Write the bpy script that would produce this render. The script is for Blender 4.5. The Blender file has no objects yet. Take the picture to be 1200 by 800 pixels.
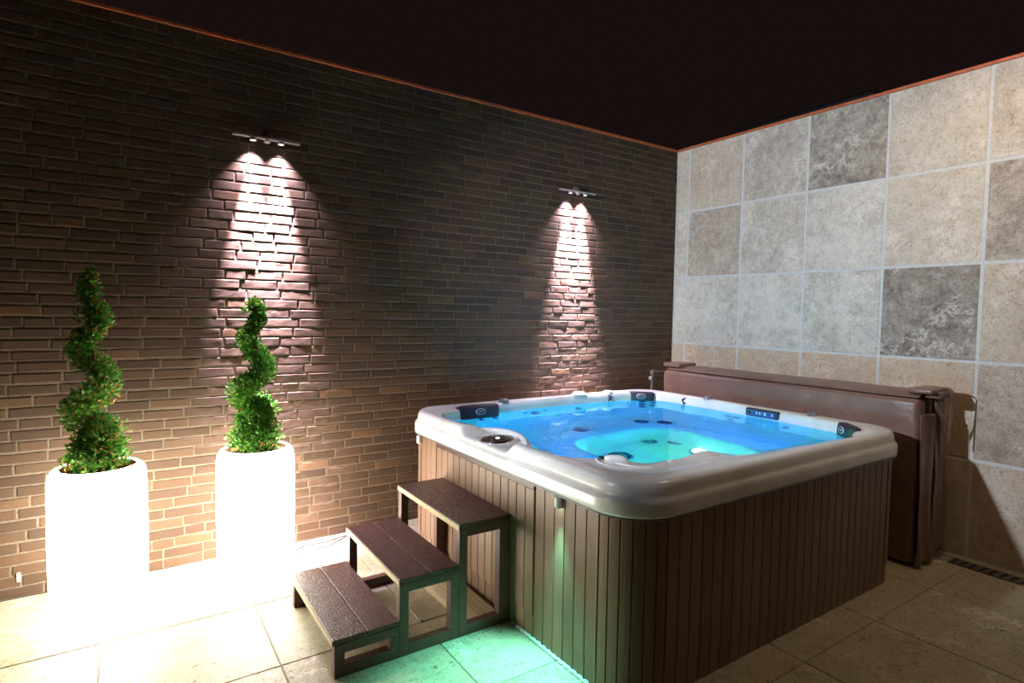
import bpy, bmesh, math, random
from mathutils import Vector, Matrix, noise
PI = math.pi
rnd = random.Random(7)
scene = bpy.context.scene
col = scene.collection

# ------------------------------------------------------------------ helpers
def lin(c):
    c = c / 255.0
    return c / 12.92 if c <= 0.04045 else ((c + 0.055) / 1.055) ** 2.4
def rgb(r, g, b): return (lin(r), lin(g), lin(b), 1.0)

def tag(o, label=None, cat=None, group=None, kind=None):
    if label: o['label'] = label
    if cat: o['category'] = cat
    if group: o['group'] = group
    if kind: o['kind'] = kind
    return o

def empty(name, loc, label, cat, group=None):
    o = bpy.data.objects.new(name, None); col.objects.link(o)
    o.location = loc; o.empty_display_size = .1
    bpy.context.view_layer.update()
    return tag(o, label, cat, group)

def link(name, me, mats, parent=None, smooth=False):
    if not isinstance(mats, (list, tuple)): mats = [mats]
    for m in mats: me.materials.append(m)
    if smooth:
        me.polygons.foreach_set('use_smooth', [True] * len(me.polygons))
    o = bpy.data.objects.new(name, me); col.objects.link(o)
    if parent is not None:
        o.parent = parent
        o.matrix_parent_inverse = parent.matrix_world.inverted() if not parent.parent else (parent.parent.matrix_world @ parent.matrix_parent_inverse @ parent.matrix_basis).inverted()
    return o

def from_py(name, vs, fs, mats, parent=None, smooth=False):
    me = bpy.data.meshes.new(name); me.from_pydata([tuple(v) for v in vs], [], fs); me.update()
    return link(name, me, mats, parent, smooth)

def from_bm(name, bm, mats, parent=None, smooth=False, angle=None):
    bmesh.ops.recalc_face_normals(bm, faces=bm.faces[:])
    if angle is not None:
        for f in bm.faces: f.smooth = True
        for e in bm.edges:
            if len(e.link_faces) == 2 and e.calc_face_angle(0) > angle: e.smooth = False
    me = bpy.data.meshes.new(name); bm.to_mesh(me); bm.free()
    return link(name, me, mats, parent, smooth and angle is None)

def box(bm, x0, x1, y0, y1, z0, z1, bev=0.0, seg=2, mat=0):
    vs = [bm.verts.new((x, y, z)) for z in (z0, z1) for y in (y0, y1) for x in (x0, x1)]
    fs = [bm.faces.new([vs[i] for i in f]) for f in ((0, 2, 3, 1), (4, 5, 7, 6), (0, 1, 5, 4), (2, 6, 7, 3), (0, 4, 6, 2), (1, 3, 7, 5))]
    for f in fs: f.material_index = mat
    if bev > 0:
        es = list({e for f in fs for e in f.edges})
        bmesh.ops.bevel(bm, geom=es, offset=bev, segments=seg, affect='EDGES', profile=.5, material=-1)

def lathe(bm, prof, M=None, n=32, mat=0, cap0=False, cap1=False):
    M = M or Matrix.Identity(4)
    rings = []
    for r, z in prof:
        rings.append([bm.verts.new(M @ Vector((r * math.cos(2 * PI * i / n), r * math.sin(2 * PI * i / n), z))) for i in range(n)])
    for a, b in zip(rings, rings[1:]):
        for i in range(n):
            f = bm.faces.new((a[i], a[(i + 1) % n], b[(i + 1) % n], b[i])); f.material_index = mat
    if cap0: bm.faces.new(rings[0][::-1]).material_index = mat
    if cap1: bm.faces.new(rings[-1]).material_index = mat

def tube(bm, pts, r, n=10, mat=0):
    pts = [Vector(p) for p in pts]
    rings = []
    for i, p in enumerate(pts):
        t = (pts[min(i + 1, len(pts) - 1)] - pts[max(i - 1, 0)]).normalized()
        a = t.orthogonal().normalized() if abs(t.z) > .9 else t.cross(Vector((0, 0, 1))).normalized()
        b = t.cross(a).normalized()
        rr = r[i] if isinstance(r, (list, tuple)) else r
        rings.append([bm.verts.new(p + rr * (math.cos(2 * PI * k / n) * a + math.sin(2 * PI * k / n) * b)) for k in range(n)])
    for a, b in zip(rings, rings[1:]):
        for k in range(n):
            f = bm.faces.new((a[k], a[(k + 1) % n], b[(k + 1) % n], b[k])); f.material_index = mat
    bm.faces.new(rings[0][::-1]).material_index = mat; bm.faces.new(rings[-1]).material_index = mat

def catmull(pts, n=8, closed=False):
    pts = [Vector(p) for p in pts]; out = []; L = len(pts)
    for i in range(L if closed else L - 1):
        if closed: p0, p1, p2, p3 = (pts[(i + k) % L] for k in (-1, 0, 1, 2))
        else: p0, p1, p2, p3 = pts[max(i - 1, 0)], pts[i], pts[i + 1], pts[min(i + 2, L - 1)]
        for k in range(n):
            t = k / n
            out.append(.5 * ((2 * p1) + (p2 - p0) * t + (2 * p0 - 5 * p1 + 4 * p2 - p3) * t * t + (3 * p1 - p0 - 3 * p2 + p3) * t ** 3))
    if not closed: out.append(pts[-1])
    return out

# ------------------------------------------------------------------ materials
class NT:
    def __init__(s, name):
        s.m = bpy.data.materials.new(name); s.m.use_nodes = True
        s.t = s.m.node_tree; s.t.nodes.clear()
        s.out = s.n('ShaderNodeOutputMaterial')
    def n(s, t, **kw):
        nd = s.t.nodes.new(t)
        for k, v in kw.items():
            if k in nd.inputs.keys() if isinstance(k, str) and not hasattr(nd, k) else False: nd.inputs[k].default_value = v
            else: setattr(nd, k, v)
        return nd
    def l(s, a, b): s.t.links.new(a, b)
    def noise(s, scale, detail=4, rough=.6, vec=None, w=0):
        nd = s.n('ShaderNodeTexNoise'); nd.inputs['Scale'].default_value = scale; nd.inputs['Detail'].default_value = detail; nd.inputs['Roughness'].default_value = rough
        if vec is not None: s.l(vec, nd.inputs['Vector'])
        return nd.outputs['Fac']
    def coord(s, scale=(1, 1, 1)):
        tc = s.n('ShaderNodeTexCoord'); mp = s.n('ShaderNodeMapping'); mp.inputs['Scale'].default_value = scale
        s.l(tc.outputs['Object'], mp.inputs['Vector']); return mp.outputs['Vector']
    def ramp(s, fac, stops, interp='LINEAR'):
        r = s.n('ShaderNodeValToRGB'); cr = r.color_ramp; cr.interpolation = interp
        while len(cr.elements) > 1: cr.elements.remove(cr.elements[0])
        cr.elements[0].position = stops[0][0]; cr.elements[0].color = stops[0][1]
        for p, c in stops[1:]:
            e = cr.elements.new(p); e.color = c
        s.l(fac, r.inputs['Fac']); return r.outputs['Color']
    def mix(s, fac, a, b, mode='MIX'):
        m = s.n('ShaderNodeMix'); m.data_type = 'RGBA'; m.blend_type = mode
        for sock, v in ((m.inputs[0], fac), (m.inputs[6], a), (m.inputs[7], b)):
            if hasattr(v, 'is_linked'): s.l(v, sock)
            else: sock.default_value = v
        return m.outputs[2]
    def math(s, op, a, b=None, clamp=False):
        m = s.n('ShaderNodeMath'); m.operation = op; m.use_clamp = clamp
        for sock, v in zip(m.inputs, (a, b)):
            if v is None: continue
            if hasattr(v, 'is_linked'): s.l(v, sock)
            else: sock.default_value = v
        return m.outputs[0]
    def bump(s, h, strength=.5, dist=.01, normal=None):
        b = s.n('ShaderNodeBump'); b.inputs['Strength'].default_value = strength; b.inputs['Distance'].default_value = dist
        s.l(h, b.inputs['Height'])
        if normal is not None: s.l(normal, b.inputs['Normal'])
        return b.outputs['Normal']
    def bsdf(s, color, rough=.5, metal=0, normal=None, spec=.5, coat=0, sheen=0, sub=0):
        b = s.n('ShaderNodeBsdfPrincipled')
        for k, v in (('Base Color', color), ('Roughness', rough), ('Metallic', metal), ('Specular IOR Level', spec), ('Coat Weight', coat), ('Sheen Weight', sheen)):
            if hasattr(v, 'is_linked'): s.l(v, b.inputs[k])
            else: b.inputs[k].default_value = v
        if normal is not None: s.l(normal, b.inputs['Normal'])
        s.l(b.outputs['BSDF'], s.out.inputs['Surface']); return b

def simple(name, c, rough=.5, metal=0, spec=.5, nscale=30, var=.12, bump=.15, dist=.002, coat=0):
    t = NT(name); v = t.coord()
    f = t.noise(nscale, 5, .6, v)
    d = tuple(x * (1 - var) for x in c[:3]) + (1,); e = tuple(min(1, x * (1 + var)) for x in c[:3]) + (1,)
    t.bsdf(t.ramp(f, [(.3, d), (.7, e)]), rough, metal, t.bump(f, bump, dist), spec, coat)
    return t.m

def emit(name, c, strength):
    t = NT(name); e = t.n('ShaderNodeEmission'); e.inputs['Color'].default_value = c; e.inputs['Strength'].default_value = strength
    t.l(e.outputs[0], t.out.inputs['Surface']); return t.m

# brick: colour differs from brick to brick, mortar in its own slot
def mat_brick():
    t = NT('brick'); g = t.n('ShaderNodeNewGeometry'); v = t.coord()
    c = t.ramp(g.outputs['Random Per Island'], [(0, rgb(73, 55, 43)), (.25, rgb(80, 61, 47)), (.5, rgb(86, 65, 49)), (.75, rgb(91, 69, 51)), (.95, rgb(96, 73, 54)), (1, rgb(112, 82, 56))])
    n1 = t.noise(14, 6, .65, v); n2 = t.noise(90, 6, .7, v)
    c = t.mix(t.math('MULTIPLY', n1, .7), c, rgb(72, 55, 45))
    pale = t.ramp(t.noise(3.2, 5, .7, v), [(.62, (0, 0, 0, 1)), (.8, (1, 1, 1, 1))])
    c = t.mix(t.math('MULTIPLY', pale, .22), c, rgb(150, 130, 110))
    h = t.math('ADD', t.math('MULTIPLY', n2, .5), n1)
    t.bsdf(c, .82, 0, t.bump(h, .5, .0028), .2); return t.m
def mat_mortar():
    t = NT('mortar'); v = t.coord(); n = t.noise(60, 6, .7, v)
    t.bsdf(t.ramp(n, [(.3, rgb(98, 84, 72)), (.7, rgb(126, 110, 96))]), .95, 0, t.bump(n, .6, .004), .1); return t.m
# travertine: one attribute 'tone' per slab (R = dark/light, G = warm/cool, B = offset)
def mat_stone(name, light, mid, dark, warm, rough, pit):
    t = NT(name); v = t.coord()
    a = t.n('ShaderNodeVertexColor'); a.layer_name = 'tone'
    sp = t.n('ShaderNodeSeparateColor'); t.l(a.outputs['Color'], sp.inputs[0])
    cmb = t.n('ShaderNodeCombineXYZ')
    for i in range(3): t.l(t.math('MULTIPLY', sp.outputs[2], 37.0 + 11 * i), cmb.inputs[i])
    vm = t.n('ShaderNodeVectorMath'); t.l(v, vm.inputs[0]); t.l(cmb.outputs[0], vm.inputs[1])
    v = vm.outputs[0]
    n1 = t.noise(3.5, 7, .68, v); n2 = t.noise(16, 8, .75, v); n3 = t.noise(70, 5, .7, v)
    f = t.math('ADD', t.math('MULTIPLY', t.math('SUBTRACT', n1, .5), 0.75), t.math('MULTIPLY', t.math('SUBTRACT', n2, .5), 1.0)); f = t.math('ADD', f, .52)
    f = t.math('ADD', f, t.math('MULTIPLY', t.math('SUBTRACT', sp.outputs[0], .5), .85))
    c = t.ramp(f, [(.08, dark), (.38, mid), (.64, light), (.85, tuple(min(1, x * 1.15) for x in light[:3]) + (1,))])
    w = t.math('MULTIPLY', t.math('MULTIPLY', sp.outputs[1], 2.1), t.noise(4.5, 6, .7, v), True)
    c = t.mix(w, c, t.mix(n2, warm, light), 'MIX')
    speck = t.ramp(n3, [(.38, (1, 1, 1, 1)), (.47, (0, 0, 0, 1))])
    dk = t.math('MULTIPLY', t.math('SUBTRACT', 1.0, sp.outputs[0]), .85)
    c = t.mix(t.math('MULTIPLY', speck, dk), c, dark)
    vein = t.ramp(t.math('ABSOLUTE', t.math('SUBTRACT', t.noise(5, 9, .72, v), .5)), [(0, (1, 1, 1, 1)), (.024, (0, 0, 0, 1))])
    vm2 = t.ramp(t.noise(2.3, 2, .5, v), [(.52, (0, 0, 0, 1)), (.62, (1, 1, 1, 1))])
    c = t.mix(t.math('MULTIPLY', t.math('MULTIPLY', vein, vm2), .8), c, rgb(240, 226, 212))
    st = t.n('ShaderNodeMapping'); st.inputs['Scale'].default_value = (1, 2.2, 1); t.l(v, st.inputs['Vector'])
    pits = t.ramp(t.noise(20, 5, .62, st.outputs[0]), [(.29, (0, 0, 0, 1)), (.37, (1, 1, 1, 1))])
    c = t.mix(t.math('MULTIPLY', t.math('SUBTRACT', 1.0, pits), pit), c, dark)
    h = t.math('ADD', t.math('MULTIPLY', pits, .8), t.math('MULTIPLY', n2, .5))
    t.bsdf(c, rough, 0, t.bump(h, .5, .006), .35); return t.m
def mat_wood(name, base, vari, rough=.5, axis=2, bump=.25, spots=0):
    t = NT(name); sc = [38, 38, 38]; sc[axis] = 1.6
    v = t.coord(tuple(sc)); g = t.n('ShaderNodeNewGeometry')
    n = t.noise(1.6, 6, .65, v)
    lo = tuple(x * (1 - vari) for x in base[:3]) + (1,); hi = tuple(min(1, x * (1 + vari)) for x in base[:3]) + (1,)
    c = t.ramp(n, [(.25, lo), (.75, hi)])
    rr = t.math('ADD', t.math('MULTIPLY', g.outputs['Random Per Island'], .35), .82)
    hs = t.n('ShaderNodeHueSaturation'); t.l(c, hs.inputs['Color']); t.l(rr, hs.inputs['Value'])
    c = hs.outputs[0]; h = n
    if spots:
        d = t.noise(130, 2, .5, t.coord())
        drops = t.ramp(d, [(.5, (0, 0, 0, 1)), (.6, (1, 1, 1, 1))])
        h = t.math('ADD', n, t.math('MULTIPLY', drops, spots))
        rough = t.math('SUBTRACT', rough, t.math('MULTIPLY', drops, .22))
    t.bsdf(c, rough, 0, t.bump(h, bump, .003), .5); return t.m
def mat_shell():
    t = NT('pearl_acrylic'); v = t.coord()
    n = t.noise(5, 6, .65, v); n2 = t.noise(34, 4, .6, v)
    c = t.ramp(n, [(.3, rgb(214, 208, 202)), (.55, rgb(228, 224, 218)), (.75, rgb(238, 235, 230))])
    t.bsdf(c, .27, 0, t.bump(n2, .05, .001), .5, .3); return t.m
def mat_water():
    t = NT('pool_water'); v = t.coord()
    n = t.noise(7, 2, .5, v)
    g = t.n('ShaderNodeBsdfGlass'); g.inputs['IOR'].default_value = 1.33; g.inputs['Roughness'].default_value = 0.0
    g.inputs['Color'].default_value = (.42, .80, 1, 1)
    t.l(t.bump(n, .12, .012), g.inputs['Normal']); t.l(g.outputs[0], t.out.inputs['Surface']); return t.m
def mat_leaf(dead):
    t = NT('box_leaf'); g = t.n('ShaderNodeNewGeometry')
    c = t.ramp(g.outputs['Random Per Island'], [(0, rgb(66, 124, 40)), (.35, rgb(90, 160, 52)), (.65, rgb(122, 194, 70)), (1 - dead - .01, rgb(160, 212, 96)), (1 - dead, rgb(214, 170, 92)), (1, rgb(190, 126, 62))])
    b = t.bsdf(c, .4, 0, None, .5)
    tr = t.n('ShaderNodeBsdfTranslucent'); t.l(c, tr.inputs['Color'])
    mx = t.n('ShaderNodeMixShader'); mx.inputs[0].default_value = .3
    t.l(b.outputs[0], mx.inputs[1]); t.l(tr.outputs[0], mx.inputs[2]); t.l(mx.outputs[0], t.out.inputs['Surface']); return t.m
def mat_vinyl():
    t = NT('brown_vinyl'); v = t.coord()
    n = t.noise(6, 5, .6, v); n2 = t.noise(150, 3, .5, v)
    scuff = t.ramp(t.noise(9, 8, .75, t.coord((1, 1, 1.8))), [(.6, (0, 0, 0, 1)), (.72, (1, 1, 1, 1))])
    c = t.mix(t.math('MULTIPLY', scuff, .22), t.ramp(n, [(.3, rgb(116, 86, 74)), (.7, rgb(134, 102, 88))]), rgb(190, 180, 172))
    h = t.math('ADD', t.math('MULTIPLY', n, 1.2), t.math('MULTIPLY', n2, .12))
    t.bsdf(c, .33, 0, t.bump(h, .5, .012), .5); return t.m

def mat_pot():      # translucent planter with its bulb low inside: the top gives off less light
    t = NT('lit_polyethylene'); tc = t.n('ShaderNodeTexCoord'); sx = t.n('ShaderNodeSeparateXYZ'); t.l(tc.outputs['Object'], sx.inputs[0])
    mr = t.n('ShaderNodeMapRange'); mr.interpolation_type = 'SMOOTHSTEP'
    for k, v in (('From Min', .38), ('From Max', .77), ('To Min', 22.0), ('To Max', 17.0)): mr.inputs[k].default_value = v
    t.l(sx.outputs[2], mr.inputs['Value'])
    e = t.n('ShaderNodeEmission'); e.inputs['Color'].default_value = (1.0, .97, .82, 1); t.l(mr.outputs[0], e.inputs['Strength'])
    t.l(e.outputs[0], t.out.inputs['Surface']); return t.m
M = dict(
    brick=mat_brick(), mortar=mat_mortar(),
    wall_stone=mat_stone('wall_travertine', rgb(214, 206, 194), rgb(176, 164, 150), rgb(106, 92, 84), rgb(196, 150, 88), .75, .6),
    floor_stone=mat_stone('floor_travertine', rgb(188, 179, 156), rgb(160, 148, 124), rgb(84, 70, 54), rgb(166, 144, 106), .5, 1.0),
    grout=simple('grout', rgb(208, 206, 202), .9, 0, .2, 40, .1, .4, .004),
    floor_grout=simple('floor_grout', rgb(160, 148, 126), .9, 0, .2, 40, .15, .4, .004),
    copper=simple('rust_coping', rgb(196, 100, 58), .5, .2, .5, 20, .25, .2),
    concrete=simple('wall_core', rgb(90, 80, 74), .9),
    slat=mat_wood('composite_slat', rgb(138, 107, 85), .14, .5, 2, .2),
    step=mat_wood('dark_step_wood', rgb(80, 51, 41), .22, .45, 0, .3),
    board=mat_wood('wet_tread_board', rgb(76, 47, 37), .2, .42, 1, .4, 1.4),
    plank=mat_wood('pale_composite', rgb(176, 158, 122), .12, .7, 1, .3),
    shell=mat_shell(), water=mat_water(), vinyl=mat_vinyl(),
    rubber=simple('charcoal_foam', rgb(40, 38, 46), .5, 0, .4, 60, .15, .15),
    chrome=simple('chrome', rgb(200, 200, 205), .18, 1, .5, 8, .05, .02),
    grey_light=simple('silver_badge', rgb(196, 198, 206), .3, .2, .5, 20, .05, .05),
    grey=simple('grey_cap', rgb(120, 124, 130), .3, .3, .5, 20, .1, .05),
    white_plastic=simple('white_plastic', rgb(232, 230, 226), .3, 0, .5, 20, .04, .05),
    bronze=simple('bronze_panel', rgb(84, 58, 40), .3, .5, .5, 30, .2, .05),
    black=simple('black_plastic', rgb(24, 22, 22), .45, 0, .5, 20, .1, .1),
    iron=simple('dark_grate', rgb(104, 94, 82), .6, .3, .5, 40, .2, .2),
    terracotta=simple('terracotta', rgb(150, 88, 52), .8, 0, .3, 25, .15, .3),
    soil=simple('potting_soil', rgb(70, 48, 32), 1, 0, .1, 60, .4, 1, .01),
    bark=simple('bark', rgb(120, 92, 62), .9, 0, .2, 60, .3, .6, .004),
    alu=simple('aluminium', rgb(196, 190, 192), .35, .6, .5, 20, .08, .05),
    cable=simple('cable_black', rgb(60, 52, 46), .55, 0, .4, 20, .1, .1),
    jetface=simple('jet_face', rgb(90, 104, 130), .4, .1, .5, 20, .1, .05),
    jet=simple('jet_blue', rgb(60, 84, 130), .3, .2, .5, 20, .1, .05),
    sealant=simple('sealant', rgb(206, 204, 196), .8, 0, .3, 30, .1, .5, .004),
    moss=simple('weep', rgb(222, 222, 210), .6),
    pot_glow=mat_pot(),
    lamp_glow=emit('spot_lens', (1, .9, 1, 1), 6.0),
    led_glow=emit('led_white', (.6, 1, .75, 1), 9.0),
    cab_glow=emit('cabinet_led', (.45, 1, .85, 1), 12.0),
    btn_glow=emit('button_led', (.8, .85, 1, 1), 4.0),
)

# ------------------------------------------------------------------ setting
H = 3.235
def brick_wall():
    vs, fs, mi = [], [], []
    x0, x1, ch, jt, dep = -6.9, 0.0, .0610, .0105, .0042
    # core / mortar
    def quad(a, b, c, d, m):
        i = len(vs); vs.extend([a, b, c, d]); fs.append((i, i + 1, i + 2, i + 3)); mi.append(m)
    n = int(round(H / ch))
    quad((x0, dep, 0), (x1, dep, 0), (x1, dep, H), (x0, dep, H), 1)
    quad((x0, .24, H), (x0, dep, H), (x1, dep, H), (x1, .24, H), 1)
    quad((x1, .24, 0), (x0, .24, 0), (x0, .24, H), (x1, .24, H), 1)
    quad((x0, .24, 0), (x0, dep, 0), (x0, dep, H), (x0, .24, H), 1)
    US = [0, .025, .12, .26, .4, .55, .7, .84, .945, .98, 1]; WS = [0, .09, .3, .6, .91, 1]
    nx, nz = len(US) - 1, len(WS) - 1
    for r in range(n):
        z0 = r * ch + jt / 2; z1 = (r + 1) * ch - jt / 2
        x = x0 - (.105 if r % 2 else 0) - rnd.uniform(0, .02)
        while x < x1:
            L = rnd.uniform(.196, .212) if rnd.random() > .12 else rnd.uniform(.1, .15)
            a, b = max(x, x0), min(x + L, x1 - .001)
            x += L + jt
            if b - a < .02: continue
            off = rnd.uniform(-.0011, .0011); tilt = rnd.uniform(-.0010, .0010); tz = rnd.uniform(-.0006, .0006); sd = rnd.uniform(0, 99)
            zz = rnd.uniform(-.0022, .0022)
            i0 = len(vs)
            for k in range(nz + 1):
                for j in range(nx + 1):
                    u, w = US[j], WS[k]
                    px = a + u * (b - a); pz = z0 + w * (z1 - z0) + zz
                    edge = (u in (0, 1)) or (w in (0, 1))
                    nn = noise.noise(Vector((px * 22, pz * 26, sd)))
                    if w in (0, 1): pz += .0028 * noise.noise(Vector((px * 26, sd, w * 5)))
                    if u in (0, 1): px += .002 * noise.noise(Vector((pz * 40, sd, u * 5)))
                    y = -off - tilt * (u - .5) * 2 - tz * (w - .5) * 2 + .0011 * nn + (.0020 if edge else 0)
                    vs.append((px, y, min(pz, H)))
            W = nx + 1
            for k in range(nz):
                for j in range(nx):
                    q = i0 + k * W + j; fs.append((q, q + 1, q + W + 1, q + W)); mi.append(0)
            ring = [j for j in range(W)] + [k * W + nx for k in range(1, nz + 1)] + [nz * W + j for j in range(nx - 1, -1, -1)] + [k * W for k in range(nz - 1, 0, -1)]
            base = len(vs)
            for q in ring:
                p = vs[i0 + q]; vs.append((p[0], dep + .002, p[2]))
            for q in range(len(ring)):
                a2 = (q + 1) % len(ring)
                fs.append((i0 + ring[a2], i0 + ring[q], base + q, base + a2)); mi.append(0)
    me = bpy.data.meshes.new('wall_back'); me.from_pydata(vs, [], fs); me.update()
    o = link('wall_back', me, [M['brick'], M['mortar']])
    me.polygons.foreach_set('material_index', mi)
    tag(o, kind='structure')
brick_wall()

def slabs(name, cells, axes, base, mats, bev, groutbox):
    """cells: (u0,u1,v0,v1,tone); axes maps (u,v,h) to xyz; each slab a bevelled block standing proud of the grout bed"""
    vs, fs, mi, cl = [], [], [], []
    for u0, u1, v0, v1, tone in cells:
        i = len(vs); jit = rnd.uniform(-.0012, .0012)
        for (d, hh) in ((0, base), (0, -.003 + jit), (bev, jit + .0005)):
            for u, v in ((u0 + d, v0 + d), (u1 - d, v0 + d), (u1 - d, v1 - d), (u0 + d, v1 - d)):
                vs.append(axes(u, v, hh))
        for k in (0, 4):
            for j in range(4):
                fs.append((i + k + j, i + k + (j + 1) % 4, i + k + 4 + (j + 1) % 4, i + k + 4 + j))
        fs.append((i + 8, i + 9, i + 10, i + 11))
        mi += [0] * 9; cl += [tone] * 9
    for g in groutbox:
        i = len(vs); vs.extend(g[0]); fs.append((i, i + 1, i + 2, i + 3)); mi.append(1); cl.append((.5, 0, .5))
    me = bpy.data.meshes.new(name); me.from_pydata(vs, [], fs); me.update()
    ca = me.color_attributes.new('tone', 'FLOAT_COLOR', 'CORNER')
    for p, c in zip(me.polygons, cl):
        for li in p.loop_indices: ca.data[li].color = (c[0], c[1], c[2], 1)
    o = link(name, me, mats); me.polygons.foreach_set('material_index', mi)
    return tag(o, kind='structure')

def stone_wall():
    g = .0095
    ys = [0, .160, .761, 1.362, 1.962, 2.563, 3.164, 3.764, 4.365, 4.966]
    zs = [0.004, .658, 1.3115, 1.965, 2.6186, H]
    # rows from the top, columns from the corner: (lightness, warmth)
    T = {(4, 0): (.6, .4), (4, 1): (.5, .55), (4, 2): (.46, .2), (4, 3): (.26, 0), (4, 4): (.58, .35), (4, 5): (.55, .25),
         (3, 0): (.6, .3), (3, 1): (.34, .3), (3, 2): (.52, .15), (3, 3): (.62, .08), (3, 4): (.6, .4), (3, 5): (.3, .15),
         (2, 0): (.66, .1), (2, 1): (.62, .05), (2, 2): (.6, .05), (2, 3): (.58, .05), (2, 4): (.2, .05), (2, 5): (.5, .6),
         (1, 0): (.5, .8), (1, 1): (.55, .8), (1, 2): (.58, .75), (1, 3): (.55, .85), (1, 4): (.55, .8), (1, 5): (.3, .3),
         (0, 4): (.55, .6), (0, 5): (.45, .6)}
    cells = []
    for r in range(5):
        for c in range(len(ys) - 1):
            lo, wa = T.get((r, c), (rnd.uniform(.35, .6), rnd.uniform(.1, .6)))
            cells.append((ys[c] + (g if c else .004), ys[c + 1] - g, zs[r] + g, zs[r + 1] - (g if r < 4 else 0), (lo, wa, rnd.random())))
    ax = lambda u, v, h: (-h, -u, v)
    yN = -4.966
    gb = [([(.0022, 0, 0), (.0022, yN, 0), (.0022, yN, H), (.0022, 0, H)], 0), ([(0, .24, H), (0, yN, H), (.22, yN, H), (.22, .24, H)], 0),
          ([(.22, .24, 0), (.22, yN, 0), (.22, yN, H), (.22, .24, H)], 0), ([(0, yN, 0), (.22, yN, 0), (.22, yN, H), (0, yN, H)], 0)]
    slabs('wall_right', cells, ax, -.004, [M['wall_stone'], M['grout']], .004, gb)
stone_wall()

def floor():
    g = .0025
    xs = [-.212] + [-.742 - .675 * k for k in range(0, 11)]
    ys = [0, -.13] + [-.752 - .6255 * k for k in range(0, 9)]
    cells = []
    for i in range(len(xs) - 1):
        for j in range(len(ys) - 1):
            cells.append((xs[i + 1] + g, xs[i] - g, ys[j + 1] + g, ys[j] - g, (rnd.uniform(.36, .6), rnd.uniform(.3, .8), rnd.random())))
    cells.append((-.205, -.09, -2.45, -.004, (.45, .4, rnd.random())))
    for j in range(2): cells.append((-.082, -.004, -2.45 - 1.3 * (j + 1) + g, -2.45 - 1.3 * j - g, (.42, .4, rnd.random())))
    ax = lambda u, v, h: (u, v, h)
    x0, x1, y0, y1 = -7.4, 0, -5.7, 0
    gb = [([(x0, y0, -.006), (x1, y0, -.006), (x1, y1, -.006), (x0, y1, -.006)], 0)]
    slabs('floor', cells, ax, -.008, [M['floor_stone'], M['floor_grout']], .003, gb)
floor()

bm = bmesh.new(); box(bm, -6.9, -.0, -.014, .26, H + .001, H + .022, .003)
tag(from_bm('trim_1', bm, M['copper']), kind='structure')
bm = bmesh.new(); box(bm, .0, .24, -4.97, .26, H + .001, H + .022, .003); box(bm, -.014, -.002, -4.97, -.018, H + .001, H + .022, .003)
tag(from_bm('trim_2', bm, M['copper']), kind='structure')

# dark beam showing above the stone wall
bm = bmesh.new(); box(bm, .245, .42, -1.75, -.44, H + .023, H + .17, .045, 4)
tag(from_bm('roof_beam', bm, M['black'], angle=.6), 'long black rounded beam peeking over the top of the stone tile wall', 'beam')

# ------------------------------------------------------------------ hot tub
X1, X0, Y1, Y0, ZR = 3.075, .70, 2.483, .29, .92
CX, CY = -(X1 + X0) / 2, -(Y1 + Y0) / 2
HX, HY = (X1 - X0) / 2, (Y1 - Y0) / 2
RC = .235
N = 480
TH = [2 * PI * i / N for i in range(N)]
def rr_point(th, inset):
    """ray from the tub centre to a rounded rectangle shrunk by inset"""
    hx, hy, r = HX - inset, HY - inset, max(RC - inset, .03)
    c, s = math.cos(th), math.sin(th)
    t = min(hx / max(abs(c), 1e-9), hy / max(abs(s), 1e-9))
    px, py = abs(c) * t, abs(s) * t
    if px > hx - r and py > hy - r:
        ox, oy = hx - r, hy - r; dx, dy = abs(c), abs(s)
        b = dx * ox + dy * oy; t = b + math.sqrt(max(b * b - (ox * ox + oy * oy - r * r), 0))
    return t
inner = [(-2.975, -.70), (-2.965, -.80), (-2.955, -.90), (-2.90, -1.0), (-2.80, -1.07), (-2.745, -1.18), (-2.755, -1.30), (-2.80, -1.42), (-2.865, -1.53), (-2.885, -1.66),
         (-2.845, -1.77), (-2.755, -1.845), (-2.67, -1.905), (-2.615, -1.975), (-2.57, -2.07), (-2.49, -2.125), (-2.40, -2.125), (-2.30, -2.115),
         (-2.19, -2.105), (-2.08, -2.15), (-1.98, -2.215), (-1.80, -2.235), (-1.50, -2.25), (-1.28, -2.30), (-1.08, -2.31), (-.93, -2.24),
         (-.855, -2.12), (-.82, -1.88), (-.80, -1.58), (-.79, -1.24), (-.79, -.85), (-.80, -.62), (-.87, -.50), (-1.0, -.445), (-1.35, -.395), (-1.886, -.385),
         (-2.40, -.44), (-2.72, -.50), (-2.90, -.575)]
inner = catmull([(x, y, 0) for x, y in inner], 10, True)
pol = sorted((math.atan2(p.y - CY, p.x - CX) % (2 * PI), math.hypot(p.x - CX, p.y - CY)) for p in inner)
def r_in(th):
    th %= 2 * PI
    for i in range(len(pol)):
        a, b = pol[i - 1], pol[i]
        ta, tb = a[0], b[0]
        if i == 0: ta -= 2 * PI
        if ta <= th <= tb or (i == 0 and ta + 2 * PI <= th):
            tt = th if th <= tb else th - 2 * PI
            return a[1] + (b[1] - a[1]) * (tt - ta) / max(tb - ta, 1e-6)
    return pol[0][1]
RIN = [r_in(t) for t in TH]
RIN = [(RIN[i - 1] + 2 * RIN[i] + RIN[(i + 1) % N]) / 4 for i in range(N)]
def sstep(a, b, x):
    t = min(max((x - a) / (b - a), 0), 1); return t * t * (3 - 2 * t)
def dip(i):       # hollow of the control panel in the left rim
    p = rr_point(TH[i], 0); x, y = CX + p * math.cos(TH[i]), CY + p * math.sin(TH[i])
    if x > -2.9: return 0
    return sstep(-1.62, -1.54, y) * (1 - sstep(-1.10, -1.03, y))
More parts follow.
